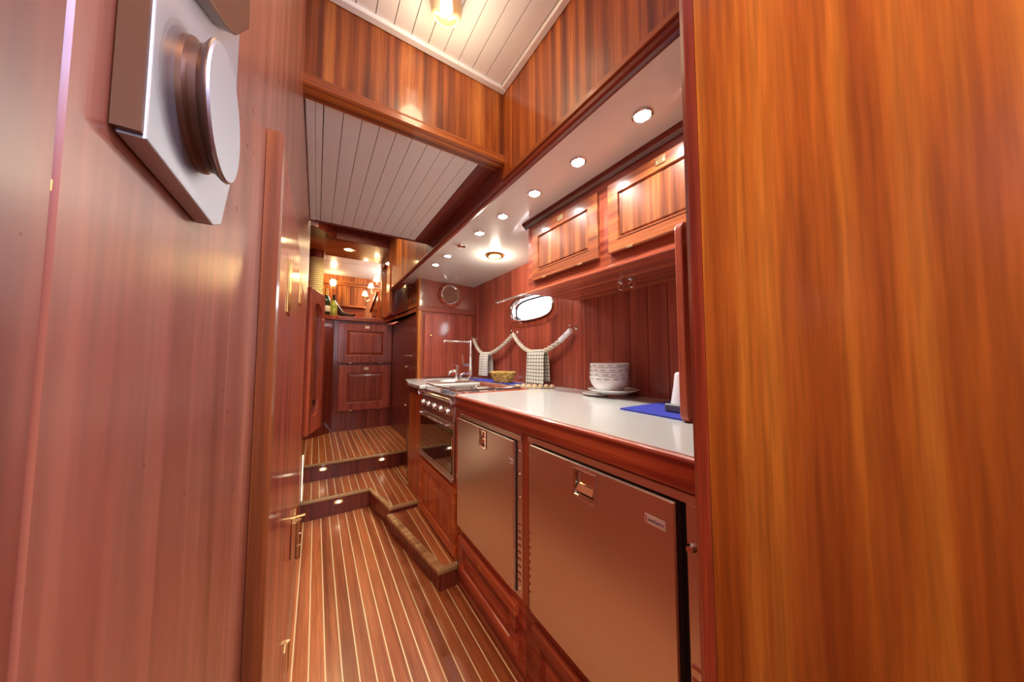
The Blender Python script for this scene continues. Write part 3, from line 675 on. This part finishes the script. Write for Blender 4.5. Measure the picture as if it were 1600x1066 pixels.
obj('bolt_pin', B().tube([(-.036, 1.205, .604), (-.036, 1.205, .640)], .0025, 8), 'brass', h2, smooth=True)
# cut-out cupboard door standing open
cu = thing('cutout_door', (-.02, 2.45, .6), 'open cupboard leaf with rounded cut-out on the left before the stairs', 'door')
A0, A1 = Vector((-.058, 2.26, 0)), Vector((.022, 2.55, 0)); DV = A1-A0; W_ = DV.length; DV.normalize(); NV = Vector((DV.y, -DV.x, 0))
def cufn(u, z, d=0): q = A0 + DV*u + NV*d; return (q.x, q.y, z)
def rr(u0, u1, z0_, z1_, r, n=6):
    out = []
    for (cx, cz, a) in ((u1-r, z1_-r, 0), (u0+r, z1_-r, 1), (u0+r, z0_+r, 2), (u1-r, z0_+r, 3)):
        out += [(cx+r*math.cos(PI/2*(a+i/n)), cz+r*math.sin(PI/2*(a+i/n))) for i in range(n+1)]
    return out
outer = rr(0, W_, .63, 1.555, .012); inner = rr(.055, W_-.065, .735, 1.475, .085)
ring = lambda pts, d: [cufn(u, z, d) for u, z in pts]
obj('frame', B().loops([ring(outer, 0), ring(outer, .018), ring([(W_/2+(u-W_/2)*.975, 1.09+(z-1.09)*.992) for u, z in outer], .022), ring(inner, .022), ring(inner, 0)], cyclic=True), 'wood', cu)
ip = obj('inner_panel', B().loops([ring(inner, .002), ring(inner, .006)], close_first=True, close_last=True), 'dark', cu)
obj('louvre_bar', B().loops([ring(rr(.10, .125, .78, 1.42, .008, 2), .006), ring(rr(.10, .125, .78, 1.42, .008, 2), .014)], close_last=True), 'amber', ip)
obj('catch', B().loops([ring(rr(.14, .17, .80, .84, .006, 2), .006), ring(rr(.14, .17, .80, .84, .006, 2), .018)], close_last=True), 'chrome', ip)
# light leaking past the leaf at stair level, imitated by a glowing sliver
sl = thing('light_leak', (-.055, 2.5, .3), 'glowing vertical sliver imitating light that leaks past the leaf by the stairs', 'light')
obj('leak_backing', bx(-.0595, -.052, 2.335, 2.385, .22, .50), 'pale_brass', sl)
obj('leak_sliver', bx(-.0525, -.049, 2.34, 2.38, .225, .495), mat('leak_glow', (1, .8, .6), .5, emit=(1, .62, .38), estr=4), sl)

# ================================================================ LIGHT FITTINGS
def soffit_z(x): return 1.864 - (x-.676)*.018/.744
for k, yy in enumerate((.537, .806, 1.073, 1.343, 1.604, 1.857, 2.096, 2.35)):
    x = .824 - .006*k; z = soffit_z(x) + .001
    where = ['nearest the camera', 'second from the camera', 'third from the camera', 'fourth from the camera', 'fifth from the camera', 'sixth from the camera, unlit-looking', 'seventh from the camera', 'farthest from the camera'][k]
    t = thing('recessed_spotlight', (x, yy, z-.01), 'small round ceiling spotlight in the white soffit, ' + where, 'spotlight', 'row of soffit spotlights')
    obj('ring', B().lathe([(.023, 0), (.024, -.006), (.027, -.008), (.031, -.005), (.032, .001)], (x, yy, z), seg=24), 'chrome', t, smooth=True)
    on = k != 5
    obj('lens', B().lathe([(0, -.007), (.019, -.007), (.0235, -.004)], (x, yy, z), seg=20), 'lensw' if on else 'chrome', t)
    if on: lamp('spot_bulb', 'SPOT', (x, yy, z-.012), 7.5, (1, .93, .84), .012, (0, 0, 0), t, spot=math.radians(150), blend=.9)
t = thing('oval_fixture', (1.062, 1.893, 1.84), 'brass-rimmed round ceiling fixture glowing warm above the porthole', 'light')
z = soffit_z(1.062)+.001
obj('rim', B().lathe([(.042, 0), (.043, -.012), (.052, -.018), (.062, -.012), (.066, 0)], (1.065, 1.885, z), seg=32), 'brass', t, smooth=True)
obj('lens', B().lathe([(0, -.018), (.025, -.016), (.043, -.006)], (1.065, 1.885, z), seg=28), 'lensy2', t, smooth=True)
lamp('fixture_bulb', 'POINT', (1.065, 1.885, z-.05), 3, (1, .9, .7), .03, parent=t)
# header downlight and niche spot
t = thing('downlight', (.27, 3.83, 2.32), 'round brass downlight glowing under the header above the bar', 'light')
obj('rim', B().lathe([(.045, 0), (.046, -.008), (.055, -.010), (.062, -.004), (.064, 0)], (.27, 3.80, 2.3295), seg=28), 'brass', t, smooth=True)
obj('lens', B().lathe([(0, -.010), (.03, -.008), (.046, -.002)], (.27, 3.80, 2.3295), seg=24), 'lensy', t)
lamp('downlight_bulb', 'SPOT', (.27, 3.80, 2.31), 12, (1, .78, .42), .03, (0, 0, 0), t, spot=math.radians(155), blend=.9)
# hatch lamp: clear glass bowl
hx, hy_ = .318, .885
t = thing('ceiling_lamp', (hx, hy_, 2.2), 'clear glass bowl lamp on the planked ceiling of the hatch', 'lamp')
obj('base', B().lathe([(0, 0), (.036, 0), (.036, -.012), (.028, -.016), (0, -.016)], (hx, hy_, 2.280), seg=28), 'pale_brass', t, smooth=True)
obj('bowl', B().lathe([(.034, -.010), (.046, -.022), (.052, -.040), (.046, -.060), (.028, -.074), (0, -.079), (0, -.076), (.027, -.071), (.043, -.058), (.049, -.040), (.043, -.024), (.032, -.012)], (hx, hy_, 2.280), seg=32), 'glass', t, smooth=True)
obj('bulb', B().lathe([(0, -.050), (.010, -.046), (.013, -.036), (.008, -.022), (.006, -.016)], (hx, hy_, 2.280), seg=16), mat('lit_filament', (1, .8, .6), .4, emit=(1, .80, .62), estr=4), t, smooth=True)
hp = [(hx+.018+ .006*(16*math.sin(a)**3)/16, hy_+.012 + .006*(13*math.cos(a)-5*math.cos(2*a)-2*math.cos(3*a)-math.cos(4*a))/16) for a in [2*PI*i/24 for i in range(24)]]
obj('finial', B().lathe([(0, -.088), (.004, -.085), (.003, -.078)], (hx, hy_, 2.280), seg=12), 'brownmetal', t, smooth=True)
lamp('hatch_bulb', 'POINT', (hx, hy_, 2.16), 1.7, (1, .74, .46), .05, parent=t)

# ================================================================ THINGS ON THE WORKTOP AND WALL
Z0 = .922
# faucets
fa = thing('faucet', (1.17, 2.55, Z0), 'tall square-cornered chrome faucet with side lever', 'faucet')
fx, fy = 1.185, 2.55
obj('column', B().lathe([(.026, 0), (.026, .010), (.020, .014), (.019, .12), (.0165, .124), (.0165, .345), (.014, .352), (0, .352)], (fx, fy, Z0), seg=20), 'chrome', fa, smooth=True)
obj('spout', B().tube([(fx, fy, Z0+.338), (fx-.245, fy, Z0+.338), (fx-.250, fy, Z0+.325)], .0085, 10), 'chrome', fa, smooth=True)
le = obj('lever', B().tube([(fx, fy, Z0+.13), (fx-.072, fy, Z0+.13)], .013, 12), 'chrome', fa, smooth=True)
obj('lever_pin', B().tube([(fx-.070, fy, Z0+.13), (fx-.080, fy, Z0+.225)], .005, 8), 'chrome', le, smooth=True)
obj('low_spout', B().tube([(fx, fy, Z0+.052)] + [(fx-.05-.045*math.sin(a), fy, Z0+.052-.035*(1-math.cos(a))) for a in [PI/2*i/6 for i in range(7)]], .012, 10), 'chrome', fa, smooth=True)
ta = thing('tap', (1.075, 2.60, Z0), 'short chrome pillar tap with curved spout beside the sink', 'tap')
obj('pillar', B().lathe([(.024, 0), (.024, .008), (.017, .012), (.017, .108), (.023, .110), (.023, .124), (.018, .129), (0, .129)], (1.075, 2.60, Z0), seg=18), 'chrome', ta, smooth=True)
obj('spout', B().tube([(1.075, 2.60, Z0+.075)] + [(1.045-.045*math.sin(a), 2.60, Z0+.075-.04*(1-math.cos(a))) for a in [PI/2*i/6 for i in range(7)]], .012, 10), 'chrome', ta, smooth=True)

# rope swags with hooks
def swag(y0_, z0_, ym, zm, y1_, z1_, n):
    out = []
    for i in range(n+1):
        t = i/n; yy = y0_+(y1_-y0_)*t
        s_ = (yy-ym)/((y0_-ym) if yy > ym else (y1_-ym)); s_ = abs(s_)
        zt = z0_ if yy > ym else z1_
        out.append(Vector((1.325 - .028*math.sin(PI*t), yy, zm + (zt-zm)*s_**1.9)))
    return out
path = swag(2.77, 1.300, 2.46, 1.146, 2.04, 1.302, 90)[:-1] + swag(2.04, 1.302, 1.70, 1.150, 1.385, 1.285, 90)
rp = thing('rope', (1.31, 2.05, 1.14), 'cream twisted rope draped in two swags along the galley wall', 'rope')
Ls = [0]
for a, c in zip(path, path[1:]): Ls.append(Ls[-1] + (c-a).length)
for k in range(3):
    pts = []
    for i, p_ in enumerate(path):
        d = (path[min(i+1, len(path)-1)]-path[max(i-1, 0)]).normalized(); e = d.cross(Vector((1, 0, 0))).normalized(); g2 = d.cross(e)
        a = Ls[i]/.11*2*PI + k*2*PI/3
        pts.append(p_ + (e*math.cos(a)+g2*math.sin(a))*.0092)
    obj('strand', B().tube(pts, .0082, 8), 'rope', rp, smooth=True)
e0, e1 = path[-14], path[-1]
obj('whipping', B().tube([path[i] for i in range(-13, 0, 2)], .0175, 12), 'whitepl', rp, smooth=True)
obj('whipping_wire', B().tube([path[-9]+Vector((-.016, 0, 0)), path[-5]+Vector((-.017, 0, 0)), path[-5]+Vector((-.016, .008, 0)), path[-9]+Vector((-.015, .008, 0))], .0016, 5, closed=True), 'black', rp)
for k, (yy, zz, lb) in enumerate(((2.775, 1.305, 'far brass rope hook in the corner by the faucet'), (2.04, 1.318, 'middle rope hook below the porthole'), (1.375, 1.300, 'near rope hook above the stacked bowls'))):
    t = thing('rope_hook', (1.355, yy, zz), lb, 'hook', 'hooks holding the rope')
    obj('plate', B().lathe([(0, -.003), (.014, -.003), (.016, 0)], (1.358, yy, zz), 'x', 16), 'chrome', t)
    obj('arm', B().tube([(1.356, yy, zz), (1.325, yy, zz-.004), (1.312, yy, zz-.004), (1.308, yy, zz+.012)], .0045, 8), 'chrome', t, smooth=True)
    obj('tip', B().lathe([(0, .022), (.006, .019), (.007, .013), (.004, .008)], (1.308, yy, zz), seg=12), 'chrome', t, smooth=True)
# towels over the rope
def towel(yc, w_, zt, zb, m, label, bz):
    rows = []; prof = [(1.268, zb), (1.270, zb+(zt-zb)*.35), (1.272, zb+(zt-zb)*.7), (1.275, zt-.010), (1.286, zt+.014), (1.297, zt+.021), (1.309, zt+.014), (1.319, zt-.012), (1.326, zb+(zt-zb)*.6), (1.332, bz)]
    def ringp(off):
        grid = []
        for j in range(17):
            s_ = j/16; yy = yc - w_/2 + w_*s_; row = []
            for i, (x, z) in enumerate(prof):
                wv = .004*math.sin(s_*9+i*.3)*(1 if i < 4 or i > 7 else .3); taper = 1 + (.10 if i in (0,) else .04 if i == 1 else 0)
                row.append((x+wv+off, yc+(yy-yc)*taper, z))
            grid.append(row)
        return grid
    t = bmesh.new(); g1 = [[t.verts.new(q) for q in r_] for r_ in ringp(0)]
    for a, c in zip(g1, g1[1:]):
        for i in range(len(prof)-1): t.faces.new((a[i], a[i+1], c[i+1], c[i]))
    b = B(); b.merge(t)
    bmesh.ops.solidify(b.bm, geom=b.bm.faces[:], thickness=.003)
    bmesh.ops.recalc_face_normals(b.bm, faces=b.bm.faces[:])
    return tag(obj('tea_towel', b, m, smooth=True), label, 'towel')
towel(1.69, .185, 1.150, .936, 'check', 'white tea towel with dark check hanging from the near rope swag', .955)
towel(2.46, .155, 1.146, .955, 'stripe', 'white tea towel with thin stripes hanging from the far rope swag', .975)

# blue mats
def slab(name, pts, z0_, z1_, m, label, cat): return tag(obj(name, B().prism(pts, 'z', z0_, z1_, bev=.001), m), label, cat)
slab('place_mat', [(1.115, 2.20), (1.10, 1.86), (1.262, 1.83), (1.30, 2.42), (1.16, 2.52)], Z0+.0005, Z0+.006, 'blue', 'blue place mat under the wicker basket', 'mat')
slab('place_mat', [(.945, .735), (.93, .50), (1.33, .50), (1.33, .735)], Z0+.0005, Z0+.006, 'blue', 'blue place mat in front of the divider board', 'mat')
# wicker basket
bk_ = thing('basket', (1.20, 2.0, Z0+.006), 'small oval yellow wicker basket on the blue mat', 'basket')
def brng(z, a, c, wob=0, ph=0): return [(1.20+(a+wob*math.sin(12*q+ph))*math.cos(q), 1.995+(c+wob*math.sin(12*q+ph))*math.sin(q), z) for q in [2*PI*i/48 for i in range(48)]]
for i in range(9):
    z = Z0+.012+i*.0078; s_ = i/8
    obj('woven_band', B().tube(brng(z, .060+.022*s_, .085+.025*s_, .0022, PI*(i % 2)), .0042, 6, closed=True), 'wicker', bk_, smooth=True)
obj('rim', B().tube(brng(Z0+.082, .086, .114), .0058, 6, closed=True), 'wicker', bk_, smooth=True)
obj('base', B().loops([brng(Z0+.0075, .058, .083), brng(Z0+.013, .058, .083)], close_first=True, close_last=True), 'wicker', bk_)
for i in range(24):
    q = 2*PI*i/24
    obj('stake', B().tube([(1.20+.061*math.cos(q), 1.995+.086*math.sin(q), Z0+.009), (1.20+.083*math.cos(q), 1.995+.111*math.sin(q), Z0+.082)], .0026, 5), 'wicker', bk_)
# cork bead trivet
tv = thing('trivet', (1.14, 1.5, Z0), 'knotted cork-coloured rope trivet lying in front of the checked towel', 'trivet')
for k in range(6):
    for row in range(2):
        x = 1.085+.030*k + .01*row; yy = 1.56-.020*k + .032*row; x -= .03*row
        obj('bead', B().lathe([(0, 0), (.012, .001), (.016, .008), (.016, .016), (.012, .024), (0, .026)], (x, yy, Z0), seg=12), 'cork', tv, smooth=True)
# plate, saucer and bowls
PX, PYy = 1.235, 1.0
BX, BY = 1.225, 1.015
tag(obj('saucer', B().lathe([(0, 0), (.045, 0), (.05, .003), (.075, .012), (.077, .015), (.05, .007), (0, .005)], (1.20, 1.065, Z0), seg=40), 'porcelain', smooth=True), 'small white saucer under the left side of the big plate', 'plate')
tag(obj('plate', B().lathe([(0, 0), (.07, 0), (.075, .004), (.118, .019), (.121, .022), (.118, .023), (.078, .009), (0, .006)], (PX, PYy, Z0+.0155), seg=48), 'porcelain', smooth=True), 'round white dinner plate carrying the four stacked bowls', 'plate')
prof = [(0, 0), (.046, 0), (.048, .004), (.068, .016), (.086, .040), (.0925, .062), (.0945, .076), (.0925, .078), (.090, .074), (.083, .042), (.06, .014), (.03, .007), (0, .007)]
bowl0 = None
names = ['bottommost bowl', 'second bowl from the bottom', 'third bowl from the bottom', 'topmost bowl']
for k in range(4):
    if k == 0:
        t = thing('bowl', (BX, BY, Z0+.0222), 'x', 'bowl', 'four stacked white bowls'); bowl0 = t; z = Z0+.0222
        obj('body', B().lathe(prof, (BX, BY, z), seg=48), 'porcelain', t, smooth=True)
        b = B()
        for i in range(14):
            a0 = 2*PI*i/14; w_ = random.uniform(.24, .36)
            def rg(r, zz): return [(BX+r*math.cos(a0+w_*j/5), BY+r*math.sin(a0+w_*j/5), zz) for j in range(6)]
            t2 = bmesh.new(); R = [[t2.verts.new(q) for q in rg(rad, zz)] for rad, zz in ((.0925, z+.0645), (.0938, z+.0645), (.0943, z+.0682), (.0930, z+.0682))]
            for A, C in zip(R, R[1:]):
                for j in range(5): t2.faces.new((A[j], A[j+1], C[j+1], C[j]))
            b.merge(t2)
        obj('rim_lettering', b, 'print', t)
    else:
        t = copy_tree(bowl0); t.location = (BX+.0012*k, BY, Z0+.0222+.0215*k); t.rotation_euler.z = .35*k
    t['label'] = 'white bowl with grey lettered rim, ' + names[k] + ' of the stack'
# white bottle with dark base on the near mat
ph = thing('dispenser', (1.05, .565, Z0), 'white conical dispenser standing in a dark square base on the near blue mat', 'dispenser')
obj('base', bx(1.01, 1.09, .525, .605, Z0+.0065, Z0+.034, bev=.004), 'plastic', ph)
obj('cone', B().lathe([(.034, .028), (.032, .04), (.024, .09), (.020, .128), (.014, .134), (0, .135)], (1.05, .565, Z0+.006), seg=24), 'whitepl', ph, smooth=True)

# ================================================================ ON AND BEHIND THE BAR
ro = thing('rope_post', (-.035, 4.1, 1.6), 'pillar wound with golden rope at the left end of the bar', 'pillar')
obj('core', B().lathe([(0, 0), (.058, 0), (.058, .70), (0, .70)], (-.03, 4.08, 1.602), seg=24), 'wood', ro)
b = B(); b.tube([(-.03+.064*math.cos(a), 4.08+.064*math.sin(a), 1.612+.0236*a/(2*PI)) for a in [2*PI*i/20 for i in range(20*27)]], .0125, 7)
obj('rope_winding', b, 'rope2', ro, smooth=True)
obj('cap', B().lathe([(.0, 0), (.062, 0), (.078, .012), (.082, .03), (.082, .09), (0, .09)], (-.03, 4.08, 2.238), seg=28), 'wood', ro, smooth=True)
def bottle(x, y_, z, h, r, m, label, cap, lab):
    t = thing('bottle', (x, y_, z), label, 'bottle', 'bottles on the bar')
    obj('glass', B().lathe([(0, 0), (r*.9, 0), (r, .008), (r, h*.50), (r*.85, h*.60), (r*.42, h*.74), (r*.36, h*.93), (0, h*.93)], (x, y_, z), seg=20), m, t, smooth=True)
    obj('neck_foil', B().lathe([(r*.44, 0), (r*.40, h*.24), (r*.42, h*.27), (0, h*.275)], (x, y_, z+h*.73), seg=16), cap, t, smooth=True)
    obj('label', B().lathe([(r*1.01, 0), (r*1.03, .002), (r*1.03, h*.22), (r*1.01, h*.225)], (x, y_, z+h*.10), seg=20), lab, t, smooth=True)
bottle(.075, 3.98, 1.601, .295, .042, 'green', 'dark green sparkling wine bottle with gold foil on the bar', 'gold', 'paper')
bottle(.155, 4.09, 1.601, .250, .036, 'lime', 'yellow-green glass bottle to the right of the dark one on the bar', 'bronze', 'lime')
sp_ = tag(obj('sculpture', B().tube([(.14, 4.30, 1.80), (.17, 4.30, 1.78), (.21, 4.32, 1.72), (.25, 4.32, 1.66), (.32, 4.32, 1.645), (.38, 4.32, 1.65), (.40, 4.32, 1.67)], [.012, .028, .030, .034, .026, .018, .008], 10).box(.20, .36, 4.28, 4.36, 1.601, 1.63, bev=.006), 'bronze', smooth=True), 'dark bronze leaping figure on the bar behind the bottles', 'sculpture')
# saloon counter and steps
sg = thing('saloon_settee', (.2, 5.2, .5), 'low wooden saloon bench back seen over the bar', 'bench')
obj('back', bx(-.3, .62, 5.25, 5.35, .5, 1.88, bev=.01), 'wood_x', sg)
obj('cap_rail', bx(-.32, .64, 5.22, 5.38, 1.88, 1.92, bev=.01), 'amber_x', sg)
sbx = thing('saloon_cupboard', (.75, 4.9, .5), 'tall carved cupboard in the saloon right of the wall lamps', 'cupboard')
obj('body', B().prism([(4.5, .5), (5.1, .5), (5.1, 1.83), (4.5, 2.04)], 'x', .69, 1.1, bev=.004), 'orange', sbx)
obj('sloped_rail', B().prism([(4.5, 2.025), (4.5, 2.05), (5.12, 1.84), (5.12, 1.815)], 'x', .672, .69, bev=.003), 'orange_y', sbx)
obj('door', B().nest(fn_x(.69, 4.53, .9), .25, .85, [(0, 0), (0, .012), (.04, .012), (.05, .006)]), 'orange', sbx)
# sconces
for k, (x, y_, z, lb) in enumerate(((.662, 4.45, 2.165, 'shaded wall lamp highest and rightmost in the saloon'), (.66, 4.95, 2.17, 'middle shaded wall lamp in the saloon'), (.60, 5.10, 2.07, 'leftmost and lowest shaded wall lamp in the saloon'))):
    t = thing('wall_lamp', (x, y_, z), lb, 'lamp', 'shaded wall lamps in the saloon')
    obj('shade', B().lathe([(.042, 0), (.022, .065), (.020, .065), (.040, 0)], (x, y_, z), seg=20, closed=True), 'shade', t, smooth=True)
    obj('stem', B().tube([(x, y_, z+.03), (x, y_, z-.05), (x+.03, y_, z-.085), (x+.075, y_, z-.06)], .006, 8), 'pale_brass', t, smooth=True)
    obj('back_plate', B().lathe([(0, -.004), (.02, -.004), (.022, 0)], (x+.08, y_, z-.06), 'x', 14), 'brass', t)
    lamp('wall_lamp_bulb', 'POINT', (x, y_, z-.02), 1.6, (1, .66, .3), .03, parent=t)
t = thing('wall_lamp', (.21, 6.15, 2.35), 'single glowing lamp on the far saloon wall', 'lamp', 'shaded wall lamps in the saloon')
obj('shade', B().lathe([(.03, 0), (.05, .03), (.05, .08), (.03, .11), (0, .11)], (.21, 6.12, 2.38), seg=20), 'shade', t, smooth=True)
obj('bracket', B().tube([(.21, 6.12, 2.38), (.21, 6.17, 2.36), (.21, 6.20, 2.36)], .008, 8), 'brass', t, smooth=True)
lamp('far_wall_bulb', 'POINT', (.21, 6.02, 2.46), 1.5, (1, .70, .34), .04, parent=t)
tag(obj('niche_spotlight', B().lathe([(0, -.004), (.018, -.006), (.028, 0)], (.680, 3.75, 2.2195), seg=16), 'lensw'), 'tiny white spotlight under the niche top beside the bar', 'spotlight')
